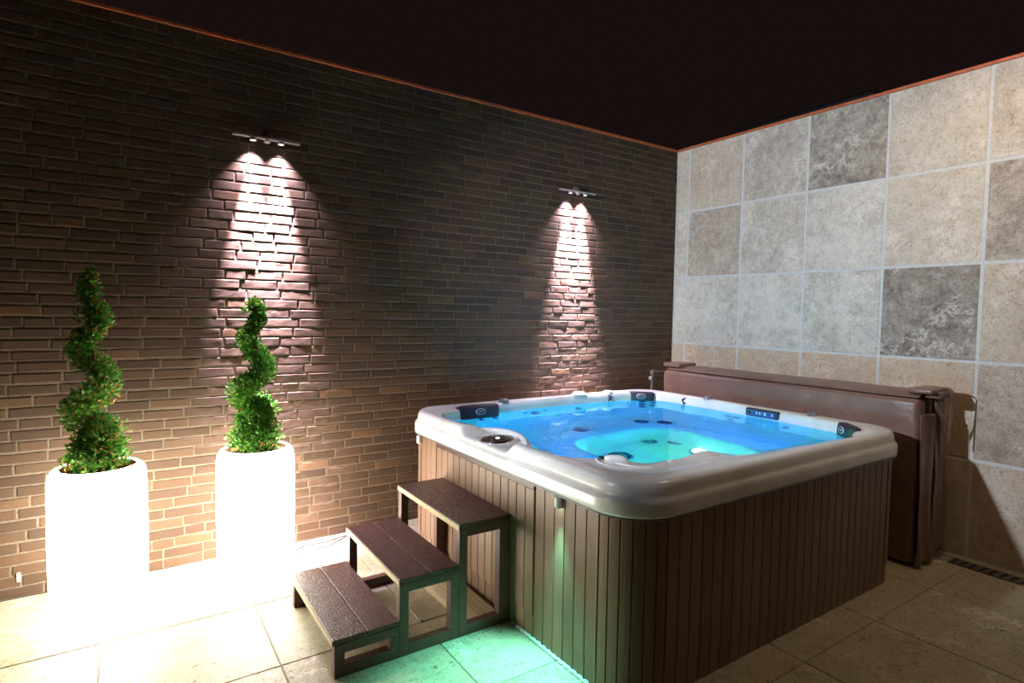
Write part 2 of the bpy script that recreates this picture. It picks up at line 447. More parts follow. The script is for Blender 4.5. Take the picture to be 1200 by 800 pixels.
def nearness(i):  # 1 on the left and front sides (low deck), 0 at the back and right (high lip)
    x, y = CX + RIN[i] * math.cos(TH[i]), CY + RIN[i] * math.sin(TH[i])
    a = sstep(-2.05, -2.18, y) * (1 - sstep(-1.2, -.9, x)); b = sstep(-2.55, -2.75, x) * (1 - sstep(-.85, -.6, y))
    return max(a, b, sstep(-1.1, -1.5, y) * sstep(-2.4, -2.6, x))
DIP = [dip(i) for i in range(N)]; NEAR = [nearness(i) for i in range(N)]
FX, FY, FHX, FHY = -1.80, -1.50, .48, .46
def r_foot(th):   # footwell outline as seen from the tub centre
    best = None
    cx, cy = CX - FX, CY - FY
    c, s = math.cos(th), math.sin(th)
    lo, hi = 0, 2
    for _ in range(40):
        m = (lo + hi) / 2
        x, y = (cx + m * c) / FHX, (cy + m * s) / FHY
        if x ** 4 + y ** 4 < 1: lo = m
        else: hi = m
    return lo
RF = [r_foot(t) for t in TH]
ROLL = .018
rings = []
def ring(fn): rings.append([fn(i) for i in range(N)])
def outer(inset, z, zd=None):
    ring(lambda i: (rr_point(TH[i], inset), z - DIP[i] * ((z - zd) if zd is not None else 0)))
def blend(t, z, zn, zd=None):     # between roll (inset .10) and inner outline
    def f(i):
        a = rr_point(TH[i], .055); b = RIN[i]
        zz = z + (zn - z) * NEAR[i]
        if zd is not None: zz += (zd - zz) * DIP[i]
        return (a + (b - a) * t, zz)
    ring(f)
outer(.045, .772); outer(.012, .772); outer(.002, .778); outer(0, .79); outer(0, .83); outer(.003, .842, .835); outer(.012, .852, .842); outer(.017, .858, .848); outer(.019, .868, .853)
outer(.022, .892, .86); outer(.03, .908, .866); outer(.042, .918, .87)
blend(0, .92, .921, .872); blend(.14, .92, .919, .872); blend(.28, .919, .912, .872); blend(.40, .918, .895, .871); blend(.52, .917, .88, .87); blend(.66, .915, .874, .869); blend(.86, .913, .871, .868); blend(.95, .909, .868, .866)
def below(d, zf, zn):
    ring(lambda i: (RIN[i] - d, zf + (zn - zf) * NEAR[i]))
below(0, .902, .862); below(.006, .892, .855); below(.010, .87, .85); below(.014, .84, .84); below(.05, .74, .74); below(.09, .62, .62); below(.14, .50, .50); below(.20, .435, .435)
def seat(t, z): ring(lambda i: ((RIN[i] - .20) * (1 - t) + (RF[i] + .02) * t, z))
seat(.35, .415); seat(.7, .41); seat(1, .405)
ring(lambda i: (RF[i], .385)); ring(lambda i: (RF[i] - .02, .30)); ring(lambda i: (RF[i] - .05, .16)); ring(lambda i: ((RF[i] - .1), .135)); ring(lambda i: (RF[i] * .45, .13))
vs = []
for rg in rings:
    for i, (r, z) in enumerate(rg): vs.append((CX + r * math.cos(TH[i]), CY + r * math.sin(TH[i]), z))
fs = []
for k in range(len(rings) - 1):
    for i in range(N):
        a, b = k * N + i, k * N + (i + 1) % N; fs.append((a, b, b + N, a + N))
fs.append(tuple((len(rings) - 1) * N + i for i in range(N)))
tub = empty('hot_tub', (CX, CY, 0), 'large white acrylic hot tub with brown slatted sides, filled with blue-lit water', 'hot tub')
shell = from_py('shell', vs, fs, M['shell'], tub, True)
for p in shell.data.polygons: p.use_smooth = True

# thin edge bead below the lip
bm = bmesh.new()
pts = [Vector((CX + (rr_point(t, .006)) * math.cos(t), CY + rr_point(t, .006) * math.sin(t), .771)) for t in TH[::2]]
n_ = len(pts); rg = []
for p in pts:
    d = (p - Vector((CX, CY, .771))).normalized()
    rg.append([bm.verts.new(p + d * .004 * math.cos(a) + Vector((0, 0, .004 * math.sin(a)))) for a in (0, 1.57, 3.14, 4.71)])
for i in range(n_):
    for k in range(4): bm.faces.new((rg[i][k], rg[(i + 1) % n_][k], rg[(i + 1) % n_][(k + 1) % 4], rg[i][(k + 1) % 4]))
tag(from_bm('edge_bead', bm, M['grey'], tub, True), 'thin grey bead under the white rim')

# cabinet: perimeter walk
INS, CR = .03, .20
hx, hy = HX - INS, HY - INS
SEG = [('L', 2 * (hy - CR)), ('LF', CR * PI / 2), ('F', 2 * (hx - CR)), ('FR', CR * PI / 2), ('R', 2 * (hy - CR)), ('RB', CR * PI / 2), ('B', 2 * (hx - CR)), ('BL', CR * PI / 2)]
def per(seg, s):
    a = {'L': ((-hx, hy - CR), (0, -1)), 'F': ((-hx + CR, -hy), (1, 0)), 'R': ((hx, -hy + CR), (0, 1)), 'B': ((hx - CR, hy), (-1, 0))}
    if seg in a:
        (x, y), (dx, dy) = a[seg]; p = Vector((x + dx * s, y + dy * s, 0)); n = Vector((dy, -dx, 0))
    else:
        cx, cy, a0 = {'LF': (-hx + CR, -hy + CR, PI), 'FR': (hx - CR, -hy + CR, 1.5 * PI), 'RB': (hx - CR, hy - CR, 0), 'BL': (-hx + CR, hy - CR, .5 * PI)}[seg]
        an = a0 + s / CR; n = Vector((math.cos(an), math.sin(an), 0)); p = Vector((cx, cy, 0)) + CR * n
    return Vector((CX, CY, 0)) + p, n
def slat_panel(name, seg, s0, s1, z0, z1, pitch, proud=0.0, label=None, mat='slat'):
    n = max(1, round((s1 - s0) / pitch)); w = (s1 - s0) / n
    bm = bmesh.new()
    for k in range(n):
        a, b = s0 + k * w, s0 + (k + 1) * w
        prof = []
        for s, d in ((a, -.016), (a + .0022, -.010), (a + .0022, -.0015), (a + .005, 0), (a + w * .5, 0), (b - .005, 0), (b - .0022, -.0015), (b - .0022, -.010), (b, -.016)):
            p, nn = per(seg, s); prof.append(p + nn * (d + proud))
        lo = [bm.verts.new((p.x, p.y, z0)) for p in prof]; hi = [bm.verts.new((p.x, p.y, z1)) for p in prof]
        for i in range(len(prof) - 1): bm.faces.new((lo[i], lo[i + 1], hi[i + 1], hi[i]))
    me_o = from_bm(name, bm, M[mat], tub)
    if label: me_o['label'] = label
    return me_o
ZT, ZB = .772, .115
L_ = SEG[0][1]; yb = CY + hy - CR
s_at = lambda y: yb - y
slat_panel('side_panel', 'L', s_at(yb), s_at(-.735), ZB, ZT, .0745)
slat_panel('access_panel', 'L', s_at(-.745), s_at(-1.80), ZB, .732, .0745, .002)
slat_panel('side_panel', 'L', s_at(-1.808), L_, ZB, ZT, .0745)
bm = bmesh.new(); xl = CX - hx; box(bm, xl - .004, xl + .012, -1.80, -.745, .734, .758, .002)
tag(from_bm('panel_rail', bm, M['step'], tub), 'dark brown rail along the top of the access panel')
bm = bmesh.new(); box(bm, xl + .012, xl + .02, -1.80, -.745, .11, .75)
bm2 = bm; from_bm('panel_backing', bm2, M['black'], tub)
slat_panel('corner_panel', 'LF', .006, SEG[1][1] - .006, ZB, ZT, .052, .002)
slat_panel('side_panel', 'F', .0, SEG[2][1], ZB, ZT, .0745)
slat_panel('corner_panel', 'FR', .004, SEG[3][1] - .004, ZB, ZT, .052, .002)
slat_panel('side_panel', 'R', 0, SEG[4][1], ZB, ZT, .0745)
slat_panel('corner_panel', 'RB', .004, SEG[5][1] - .004, ZB, ZT, .052, .002)
slat_panel('side_panel', 'B', 0, SEG[6][1], ZB, ZT, .0745)
slat_panel('corner_panel', 'BL', .004, SEG[7][1] - .004, ZB, ZT, .052, .002)
for seg, Ls in SEG:
    slat_panel('base_panel', seg, 0, Ls, .002, ZB - .004, .0745 if len(seg) == 1 else .052, -.004)
# narrow vertical joint covers beside the front corner
bm = bmesh.new(); box(bm, xl - .005, xl + .004, CY - hy + CR - .004, CY - hy + CR + .006, .115, .765, .001)
from_bm('joint_strip', bm, M['slat'], tub)
# small screw heads on the panels
for (x, y, z, ax) in ((xl, -2.205, .60, 'x'), (xl, -1.79, .13, 'x'), (-1.98, CY - hy, .45, 'y'), (-2.55, CY - hy, .14, 'y'), (-.95, CY - hy, .13, 'y')):
    bm = bmesh.new(); Mx = Matrix.Translation((x, y, z)) @ (Matrix.Rotation(-PI / 2, 4, 'Y') if ax == 'x' else Matrix.Rotation(PI / 2, 4, 'X'))
    lathe(bm, [(.005, -.002), (.005, .002), (.003, .003)], Mx, 12, 0, True, True); from_bm('screw', bm, M['grey'], tub)
# sealant along the foot
bm = bmesh.new(); pp = [(xl - .004 + .004 * math.sin(k * 1.9), -1.62 - .0115 * k, .004) for k in range(55)]
tube(bm, pp, [.006 + .005 * abs(math.sin(k * 2.3)) for k in range(55)], 8)
tag(from_bm('sealant_bead', bm, M['sealant'], tub, True), 'ragged pale sealant along the foot of the left side')

# cabinet down-lights
for y, c in ((-.515, (.30, .55, 1)), (-2.0, (.22, 1, .80))):
    bm = bmesh.new(); Mx = Matrix.Translation((xl - .014, y, .71))
    lathe(bm, [(.0, .052), (.014, .052), (.018, .046), (.018, .004), (.015, 0)], Mx, 24)
    bx_ = from_bm('cabinet_light', bm, M['white_plastic'], tub, True)
    bm = bmesh.new(); lathe(bm, [(.0145, .003), (.0145, .0005)], Mx, 24, 0, True, True)
    from_bm('lens', bm, M['cab_glow'], bx_)
    ld = bpy.data.lights.new('cabinet_spot', 'SPOT'); ld.color = c; ld.energy = 8.0 if y > -1 else 100.0; ld.spot_size = 1.3; ld.spot_blend = .75; ld.shadow_soft_size = .012
    lo = bpy.data.objects.new('cabinet_spot', ld); col.objects.link(lo); lo.location = (xl - .024, y, .70)
    lo.rotation_euler = (Vector((xl - .33, y - (.04 if y < -1 else 0), 0)) - lo.location).to_track_quat('-Z', 'Y').to_euler()

def rim_pt(x, y, z): return Vector((x, y, z))
# control panel
bm = bmesh.new(); Mx = Matrix.Translation((-2.945, -1.305, .870)) @ Matrix.Rotation(-.05, 4, 'Y')
lathe(bm, [(.118, -.004), (.114, .005), (.104, .008), (.096, .005)], Mx, 48); cp = from_bm('control_panel', bm, M['shell'], tub, True)
bm = bmesh.new(); lathe(bm, [(.098, .002), (.098, .008), (.088, .011)], Mx, 48, 0, True); tag(from_bm('bezel', bm, M['chrome'], cp, True), 'chrome ring of the control panel')
bm = bmesh.new(); lathe(bm, [(.088, .0105), (.06, .013), (.03, .0135)], Mx, 48, 0, True, True); tag(from_bm('keypad', bm, M['bronze'], cp, True), 'dark bronze keypad')
bm = bmesh.new(); lathe(bm, [(.012, .0135), (.011, .016)], Mx, 24, 0, True, True); tag(from_bm('display', bm, M['btn_glow'], cp), 'small lit display')
for k in range(6):
    bm = bmesh.new(); a = 2 * PI * k / 6 + .4
    lathe(bm, [(.010, .012), (.009, .0155)], Mx @ Matrix.Translation((.052 * math.cos(a), .052 * math.sin(a), 0)), 16, 0, True, True); from_bm('button', bm, M['chrome'], cp)
# rolled lip around the control panel hollow
bm = bmesh.new()
tube(bm, catmull([(-2.985, -1.03, .882), (-2.90, -1.075, .884), (-2.83, -1.15, .882), (-2.80, -1.26, .880), (-2.82, -1.38, .878), (-2.865, -1.47, .874)], 8), [.006 + .014 * math.sin(PI * min(1, max(0, k / 40))) for k in range(41)], 12)
from_bm('panel_lip', bm, M['shell'], tub, True)

# headrests: cushion on the inner wall, facing the middle of the tub
def headrest(c, wid, hgt, ang, lean, label):
    """c: centre on wall, ang: direction the pad faces (z rotation), lean: backward tilt"""
    Mx = Matrix.Translation(c) @ Matrix.Rotation(ang, 4, 'Z') @ Matrix.Rotation(-lean, 4, 'Y')
    bm = bmesh.new(); nu, nv = 20, 10; grid = []
    for j in range(nv + 1):
        row = []
        for i in range(nu + 1):
            u, v = -1 + 2 * i / nu, -1 + 2 * j / nv
            w = wid / 2 * (.93 + .07 * v)
            sx = u * w; sz = v * hgt / 2
            r = (abs(u) ** 6 + abs(v) ** 5); k = 1 if r <= 1 else r ** -.17
            sx *= k; sz *= k
            bul = .028 * max(0, 1 - abs(u) ** 5) ** .5 * max(0, 1 - abs(v) ** 4) ** .5
            row.append(bm.verts.new(Mx @ Vector((bul - .006 * u * u, sx, sz))))
        grid.append(row)
    for j in range(nv):
        for i in range(nu): bm.faces.new((grid[j][i], grid[j][i + 1], grid[j + 1][i + 1], grid[j + 1][i]))
    ext = [e for e in bm.edges if len(e.link_faces) == 1]
    r = bmesh.ops.extrude_edge_only(bm, edges=ext); vv = [g for g in r['geom'] if isinstance(g, bmesh.types.BMVert)]
    off = (Mx.to_3x3() @ Vector((-.035, 0, 0)))
    for v in vv: v.co += off
    o = from_bm('headrest', bm, M['rubber'], tub, True); o['label'] = label
    bm = bmesh.new(); E = Mx @ Matrix.Translation((.0275, 0, .008)) @ Matrix.Rotation(PI / 2, 4, 'Y') @ Matrix.Diagonal((.55, 1, 1, 1))
    lathe(bm, [(.040, -.004), (.040, .003), (.033, .0045)], E, 32, 0, False, False)
    e = from_bm('emblem', bm, M['grey_light'], o, True); e['label'] = 'silver oval emblem'
    bm = bmesh.new()
    for k in range(3):
        q = Mx @ Matrix.Translation((.031, -.014 + .014 * k, .008))
        tube(bm, [q @ Vector((0, -.004, -.005)), q @ Vector((0, .004, .006))], .0024, 6)
    from_bm('emblem_mark', bm, M['grey_light'], e)
    return o
headrest((-2.60, -.515, .872), .36, .13, -PI / 2 - .04, .30, 'dark headrest nearest the control panel')
headrest((-.95, -.49, .868), .25, .105, -PI / 2 - .72, .2, 'dark headrest in the far corner')
headrest((-.925, -2.20, .875), .23, .10, 2.40, .1, 'dark headrest in the corner beside the cover')

# diverter caps, air valves, fountain spouts
def knob(c, r, h, mat, name='diverter_knob', n=48, ring_=True):
    bm = bmesh.new(); Mx = Matrix.Translation(c)
    lathe(bm, [(r * 1.25, 0), (r * 1.25, .004), (r * 1.02, .006), (r, h * .8), (r * .86, h), (r * .3, h * 1.05)], Mx, n, 0, False, True)
    for v in bm.verts:
        d = Vector((v.co.x - c[0], v.co.y - c[1]))
        if d.length < r * 1.1: v.co.x -= d.x * .07 * (.5 + .5 * math.cos(8 * math.atan2(d.y, d.x))); v.co.y -= d.y * .07 * (.5 + .5 * math.cos(8 * math.atan2(d.y, d.x)))
    o = from_bm(name, bm, M[mat], tub, True)
    return o
knob((-2.315, -.395, .916), .034, .024, 'grey'); knob((-.755, -1.04, .914), .032, .024, 'grey'); knob((-.76, -1.90, .914), .032, .024, 'grey')
knob((-1.545, -.365, .918), .052, .020, 'white_plastic', 'filter_cap'); knob((-1.215, -.36, .918), .036, .010, 'white_plastic', 'filter_cap')
def spout(c, ang, L, label):
    bm = bmesh.new(); Mx = Matrix.Translation(c) @ Matrix.Rotation(ang, 4, 'Z')
    tube(bm, [Mx @ Vector((-L / 2 - .012, 0, -.004)), Mx @ Vector((-L / 2, 0, .003)), Mx @ Vector((-L / 4, 0, .007)), Mx @ Vector((L / 4, 0, .006)), Mx @ Vector((L / 2, 0, .001)), Mx @ Vector((L / 2 + .01, 0, -.006))], [.006, .014, .018, .018, .014, .006], 14)
    o = from_bm('fountain_spout', bm, M['white_plastic'], tub, True); o['label'] = label
    bm = bmesh.new(); tube(bm, [Mx @ Vector((-L / 2 - .03, 0, .002)), Mx @ Vector((-L / 2 - .008, 0, .006))], [.014, .012], 14)
    from_bm('nozzle', bm, M['black'], o, True)
spout((-2.665, -1.955, .868), -.75, .10, 'white spout at the left of the front corner')
spout((-2.49, -2.155, .868), .15, .05, 'short white spout in the front corner')
spout((-2.24, -2.125, .868), .1, .12, 'white spout at the right of the front corner')
# moulded curved lines of the front deck
def deckline(pts, r=.005):
    bm = bmesh.new(); tube(bm, catmull([(x, y, .8745) for x, y in pts], 8), r, 8); from_bm('deck_moulding', bm, M['shell'], tub, True)
deckline([(-2.745, -1.90), (-2.785, -1.97), (-2.79, -2.05), (-2.745, -2.12), (-2.66, -2.17), (-2.58, -2.19)])
deckline([(-2.72, -2.01), (-2.70, -2.09), (-2.63, -2.16), (-2.53, -2.20), (-2.46, -2.19)], .004)
deckline([(-2.80, -2.12), (-2.74, -2.22), (-2.66, -2.29), (-2.56, -2.335)])
deckline([(-2.30, -2.20), (-2.20, -2.225), (-2.10, -2.23), (-2.05, -2.26)])

# stereo panel in the right wall
bm = bmesh.new(); box(bm, -.845, -.80, -1.69, -1.44, .856, .912, .006)
st = from_bm('stereo_panel', bm, M['rubber'], tub)
bm = bmesh.new(); box(bm, -.849, -.843, -1.675, -1.455, .864, .904, .003)
tag(from_bm('display', bm, M['jet'], st), 'dark blue glossy display')
for y, w in ((-1.535, .006), (-1.56, .006), (-1.60, .013), (-1.655, .006)):
    bm = bmesh.new(); box(bm, -.8515, -.848, y - w / 2, y + w / 2, .876, .894, .001); from_bm('button', bm, M['white_plastic'], st)
for y in (-1.475,):
    bm = bmesh.new(); lathe(bm, [(.014, -.002), (.014, .003), (.009, .004)], Matrix.Translation((-.848, y, .884)) @ Matrix.Rotation(-PI / 2, 4, 'Y'), 20, 0, True, True); from_bm('dial', bm, M['black'], st)

# jets: ring, face and eye, set into the wall or seat
def jet(p, n, r, mat='jet'):
    n = Vector(n).normalized(); Mx = Matrix.Translation(p) @ n.to_track_quat('Z', 'Y').to_matrix().to_4x4()
    bm = bmesh.new(); lathe(bm, [(r, -.008), (r, .004), (r * .86, .008), (r * .78, .003)], Mx, 28)
    o = from_bm('jet', bm, M['chrome'] if mat == 'chrome' else M[mat], tub, True)
    bm = bmesh.new(); lathe(bm, [(r * .79, .002), (r * .5, .001), (r * .42, .006), (r * .2, .006)], Mx, 24, 0, True, True)
    from_bm('jet_face', bm, M['grey' if mat == 'chrome' else 'jetface'], o, True)
def wall_jet(th_deg, z, r, mat='jet'):
    t = math.radians(th_deg); R0 = r_in(t)
    tb = [(.902, 0), (.84, .014), (.74, .05), (.62, .09), (.50, .14), (.435, .20)]
    for (za, da), (zb, db) in zip(tb, tb[1:]):
        if zb <= z <= za:
            k = (za - z) / (za - zb); d = da + (db - da) * k; sl = (db - da) / (za - zb)
            break
    R = R0 - d
    jet((CX + R * math.cos(t), CY + R * math.sin(t), z), (-math.cos(t), -math.sin(t), sl), r, mat)
wall_jet(57, .872, .032, 'chrome'); wall_jet(26.5, .872, .032, 'chrome')
for th, z, r in ((44, .78, .05), (44, .68, .05), (44, .59, .05), (39, .74, .028), (49, .74, .028), (39, .64, .028), (49, .64, .028), (100, .72, .055), (106, .75, .02), (94, .75, .02),
                 (128, .74, .03), (122, .74, .03), (136, .70, .03), (5, .73, .035), (1, .73, .035), (3, .64, .03), (75, .70, .04), (-20, .72, .04)):
    wall_jet(th, z, r)
for x, y, r in ((-1.95, -.86, .06), (-1.35, -.88, .06), (-1.22, -1.0, .06)):
    jet((x, y, .416), (0, 0, 1), r)
for x, y in ((-1.98, -1.30), ):
    jet((x, y, .136), (0, 0, 1), .085)
for x, y in ((-1.55, -1.15), (-1.42, -1.28)): jet((x, y, .136), (0, 0, 1), .06)
# underwater lamp
bm = bmesh.new(); lathe(bm, [(.075, 0), (.075, .012), (.06, .018)], Matrix.Translation((-1.47, -1.53, .13)), 32, 0, True)
ul = from_bm('underwater_light', bm, M['chrome'], tub, True)
bm = bmesh.new(); lathe(bm, [(.06, .016), (.05, .036), (.03, .05), (.01, .055)], Matrix.Translation((-1.47, -1.53, .13)), 32, 0, False, True)
from_bm('lens', bm, M['led_glow'], ul, True)

# water
WZ = .845
rad = [(RIN[i] - .0125) for i in range(N)]
vs, fs = [], []
steps = [1, .93, .82, .68, .52, .36, .2]
for k in steps:
    for i in range(0, N, 2): vs.append((CX + rad[i] * k * math.cos(TH[i]), CY + rad[i] * k * math.sin(TH[i]), WZ))
m_ = N // 2
for k in range(len(steps) - 1):
    for i in range(m_):
        a, b = k * m_ + i, k * m_ + (i + 1) % m_; fs.append((a, b, b + m_, a + m_))
fs.append(tuple((len(steps) - 1) * m_ + i for i in range(m_)))
w = from_py('tub_water', vs, fs, M['water'], None, True)
tag(w, 'still glowing blue water filling the hot tub, green around the underwater light', 'water', kind='stuff')

# underwater blue lamps under the near rims and the far seats
def light(name, typ, loc, energy, color, size=.1, target=None, spot=None, blend=.5, size_y=None):
    ld = bpy.data.lights.new(name, typ); ld.energy = energy; ld.color = color
    if typ == 'AREA':
        ld.size = size
        if size_y: ld.shape = 'RECTANGLE'; ld.size_y = size_y
    else: ld.shadow_soft_size = size
    if typ == 'SPOT': ld.spot_size = spot; ld.spot_blend = blend
    o = bpy.data.objects.new(name, ld); col.objects.link(o); o.location = loc
    if target is not None:
        o.rotation_euler = (Vector(target) - Vector(loc)).to_track_quat('-Z', 'Y').to_euler()
    return o
BLUE = (.005, .22, 1.0)
W = math.radians(150)
light('blue_led', 'SPOT', (-2.60, -1.55, .50), 62, BLUE, .0005, (-1.2, -1.0, .85), W, .6)
light('blue_led', 'SPOT', (-2.50, -1.00, .50), 54, (.0, .36, 1), .0005, (-1.4, -.4, .80), W, .6)
light('blue_led', 'SPOT', (-1.15, -2.00, .52), 62, BLUE, .0005, (-1.1, -.6, .85), W, .6)
light('blue_led', 'SPOT', (-1.95, -2.10, .66), 26, BLUE, .0005, (-1.7, -.4, 1.1), W, .6)
light('green_led', 'POINT', (-1.47, -1.53, .23), 75, (.05, 1, .22), .0005)

# ------------------------------------------------------------------ folded cover behind the tub
cov = empty('hot_tub_cover', (-.4, -1.4, 0), 'folded brown vinyl hot tub cover standing upright between tub and stone wall', 'hot tub cover')
def pad(name, x0, x1, y0, y1, z0, z1, sd, r=.035):
    """soft-edged slab with sagging faces"""
    bm = bmesh.new(); box(bm, x0, x1, y0, y1, z0, z1)
    bmesh.ops.bevel(bm, geom=bm.edges[:], offset=r, segments=4, affect='EDGES', profile=.5)
    long_e = [e for e in bm.edges if e.calc_length() > .3]
    for it in range(4):
        long_e = [e for e in bm.edges if e.calc_length() > .13]
        if not long_e: break
        bmesh.ops.subdivide_edges(bm, edges=long_e, cuts=1, use_grid_fill=True)
    for v in bm.verts:
        q = v.co
        nx = noise.noise(Vector((q.y * 2.2, q.z * 3.2, sd))); nz = noise.noise(Vector((q.y * 1.7, sd * 2, 1)))
        v.co.x += .010 * nx; v.co.z += .007 * nz * (q.z / z1); v.co.y += .006 * noise.noise(Vector((q.z * 5, q.x * 6, sd)))
    return from_bm(name, bm, M['vinyl'], cov, True)
pad('front_half', -.535, -.41, -2.45, -.36, .02, 1.082, 3.1)
pad('rear_half', -.395, -.25, -2.45, -.36, .02, 1.108, 8.7)
# hinge flap over the top
bm = bmesh.new()
prof = [(-.50, 1.088), (-.47, 1.100), (-.40, 1.114), (-.32, 1.121), (-.25, 1.117), (-.225, 1.08), (-.223, 1.0)]
rows = []
ny = 44
for j in range(ny + 1):
    y = -2.43 + (2.05) * j / ny
    rows.append([bm.verts.new((x, y + .0, z + .005 * noise.noise(Vector((y * 3, x * 4, 2))))) for x, z in prof])
for a, b in zip(rows, rows[1:]):
    for k in range(len(prof) - 1): bm.faces.new((a[k], a[k + 1], b[k + 1], b[k]))
o = from_bm('hinge_flap', bm, M['vinyl'], cov, True); md = o.modifiers.new('t', 'SOLIDIFY'); md.thickness = .006; md.offset = 1
# skirt hanging at the near end: folds that bulge out towards the bottom
def skirt(name, x0, x1, yb, zt, zb, amp, sd, out, flare):
    bm = bmesh.new(); nx, nz = 26, 30; g = []
    for k in range(nz + 1):
        w = k / nz; row = []
        for i in range(nx + 1):
            u = i / nx
            z = zt + (zb - zt) * w
            x = x0 + (x1 - x0) * u + flare * math.sin(PI * min(1, w * 1.02) * .78) ** 2 * u
            y = yb - out * math.sin(PI * u) * .35 - amp * (.25 + w) * (.5 + .5 * math.sin(u * 14 + sd + 1.8 * math.sin(w * 3 + sd))) - .012 * noise.noise(Vector((u * 4, w * 3, sd)))
            row.append(bm.verts.new((x, y, z)))
        g.append(row)
    for a, b in zip(g, g[1:]):
        for i in range(nx): bm.faces.new((a[i], a[i + 1], b[i + 1], b[i]))
    o = from_bm(name, bm, M['vinyl'], cov, True); md = o.modifiers.new('t', 'SOLIDIFY'); md.thickness = .005
    return o
skirt('skirt', -.545, -.23, -2.458, .99, .03, .022, .4, .03, .0)
skirt('skirt_flap', -.33, -.20, -2.463, 1.085, .06, .016, 2.1, .02, .085)
# folded end cap, strap, handle
bm = bmesh.new(); box(bm, -.50, -.22, -2.50, -2.36, 1.118, 1.150, .012, 3); box(bm, -.42, -.20, -2.515, -2.43, 1.085, 1.13, .012, 3)
from_bm('end_cap', bm, M['vinyl'], cov, True)
bm = bmesh.new(); box(bm, -.50, -.26, -.52, -.33, 1.112, 1.15, .012, 3)
from_bm('end_cap', bm, M['vinyl'], cov, True)
def ribbon(name, pts, wid, axis):
    bm = bmesh.new(); pts = catmull(pts, 8); a = Vector(axis) * wid / 2; r = [(bm.verts.new(p + a), bm.verts.new(p - a)) for p in pts]
    for p, q in zip(r, r[1:]): bm.faces.new((p[0], q[0], q[1], p[1]))
    o = from_bm(name, bm, M['vinyl'], cov, True); md = o.modifiers.new('t', 'SOLIDIFY'); md.thickness = .004
ribbon('strap', [(-.43, -2.500, 1.05), (-.38, -2.512, .99), (-.31, -2.517, .93), (-.245, -2.515, .87)], .035, (.5, 0, .86))
ribbon('strap', [(-.30, -2.445, 1.155), (-.28, -2.525, 1.14), (-.275, -2.533, 1.05), (-.28, -2.531, .80)], .04, (1, 0, 0))
bm = bmesh.new(); box(bm, -.60, -.55, -.30, -.27, .0, 1.075, .006); box(bm, -.605, -.30, -.305, -.265, 1.03, 1.06, .006)
br = from_bm('lifter_bracket', bm, M['iron'], cov)
bm = bmesh.new(); lathe(bm, [(.016, 0), (.016, .02), (.008, .024)], Matrix.Translation((-.602, -.285, 1.0)) @ Matrix.Rotation(-PI / 2, 4, 'Y'), 20, 0, True, True)
from_bm('knob', bm, M['alu'], br, True)

# ------------------------------------------------------------------ wooden steps
A = [-3.955, -3.652, -3.345, -3.048]; ZS = [.171, .3635, .559]; YN, YF = -1.604, -.843
stp = empty('step_stool', (-3.49, -1.22, 0), 'dark brown wooden three-tread steps standing against the hot tub', 'steps')
T = .045
for k in range(3):
    xa, xb = A[k], A[k + 1]
    xm = (xa + xb) / 2
    lastgap = .0
    for j, (p, q) in enumerate(((xa, xm - .002), (xm + .002, xb - (.0 if k == 2 else .002)))):
        bm = bmesh.new(); box(bm, p, q, YN + .001, YF - .0, ZS[k] - .022, ZS[k], .0025)
        b = from_bm('tread_board', bm, M['board'], stp)
def frame(y0, y1):
    for k in range(3):
        xa, xb = A[k] + (.006 if k == 0 else 0), A[k + 1]
        zt = ZS[k] - .0225
        bm = bmesh.new(); box(bm, xa, xa + T, y0, y1, 0, zt, .002); from_bm('leg', bm, M['step'], stp)
        bm = bmesh.new(); box(bm, xb - (T if k < 2 else .066), xb - .0005, y0, y1, 0, zt, .002); from_bm('leg', bm, M['step'], stp)
        bm = bmesh.new(); box(bm, xa + T, xb - (T if k < 2 else .066), y0, y1, zt - .042, zt, .001); from_bm('side_rail', bm, M['step'], stp)
        bm = bmesh.new(); box(bm, xa + T, xb - (T if k < 2 else .066), y0 + .001, y1 - .001, 0.001, .052, .001); from_bm('base_rail', bm, M['step'], stp)
frame(YN, YN + .045); frame(YF - .05, YF - .005)
# pale strip painting the planters' light onto the front edge of each tread
for k in range(3):
    bm = bmesh.new(); box(bm, A[k] - .004, A[k] - .0005, YN + .002, YF - .002, ZS[k] - .03, ZS[k] - .004, .001)
    from_bm('lit_edge_strip', bm, M['plank'], stp)
for k in range(3):
    for x, z in ((A[k] + .025, ZS[k] - .045), (A[k + 1] - .03, ZS[k] - .05), (A[k + 1] - .03, ZS[k] - .12)):
        bm = bmesh.new(); lathe(bm, [(.004, 0), (.004, .0015)], Matrix.Translation((x, YN, z)) @ Matrix.Rotation(PI / 2, 4, 'X'), 10, 0, True, True); from_bm('screw', bm, M['grey'], stp)

# hollow composite plank lying under the top tread
bm = bmesh.new(); px0, px1, py0, py1, h = -3.27, -3.085, -1.545, -.92, .034
nz = 5; wl = .005; cw = (px1 - px0 - wl) / nz
box(bm, px0, px1, py0, py1, .001, .006); box(bm, px0, px1, py0, py1, h - .006, h)
for k in range(nz + 1): box(bm, px0 + k * cw, px0 + k * cw + wl, py0, py1, .006, h - .006)
for k in range(12):
    x = px0 + .006 + k * .0148; box(bm, x, x + .0085, py0, py1, h, h + .0015)
tag(from_bm('hollow_plank', bm, M['plank']), 'pale hollow-core decking plank lying on the floor under the top step', 'plank')

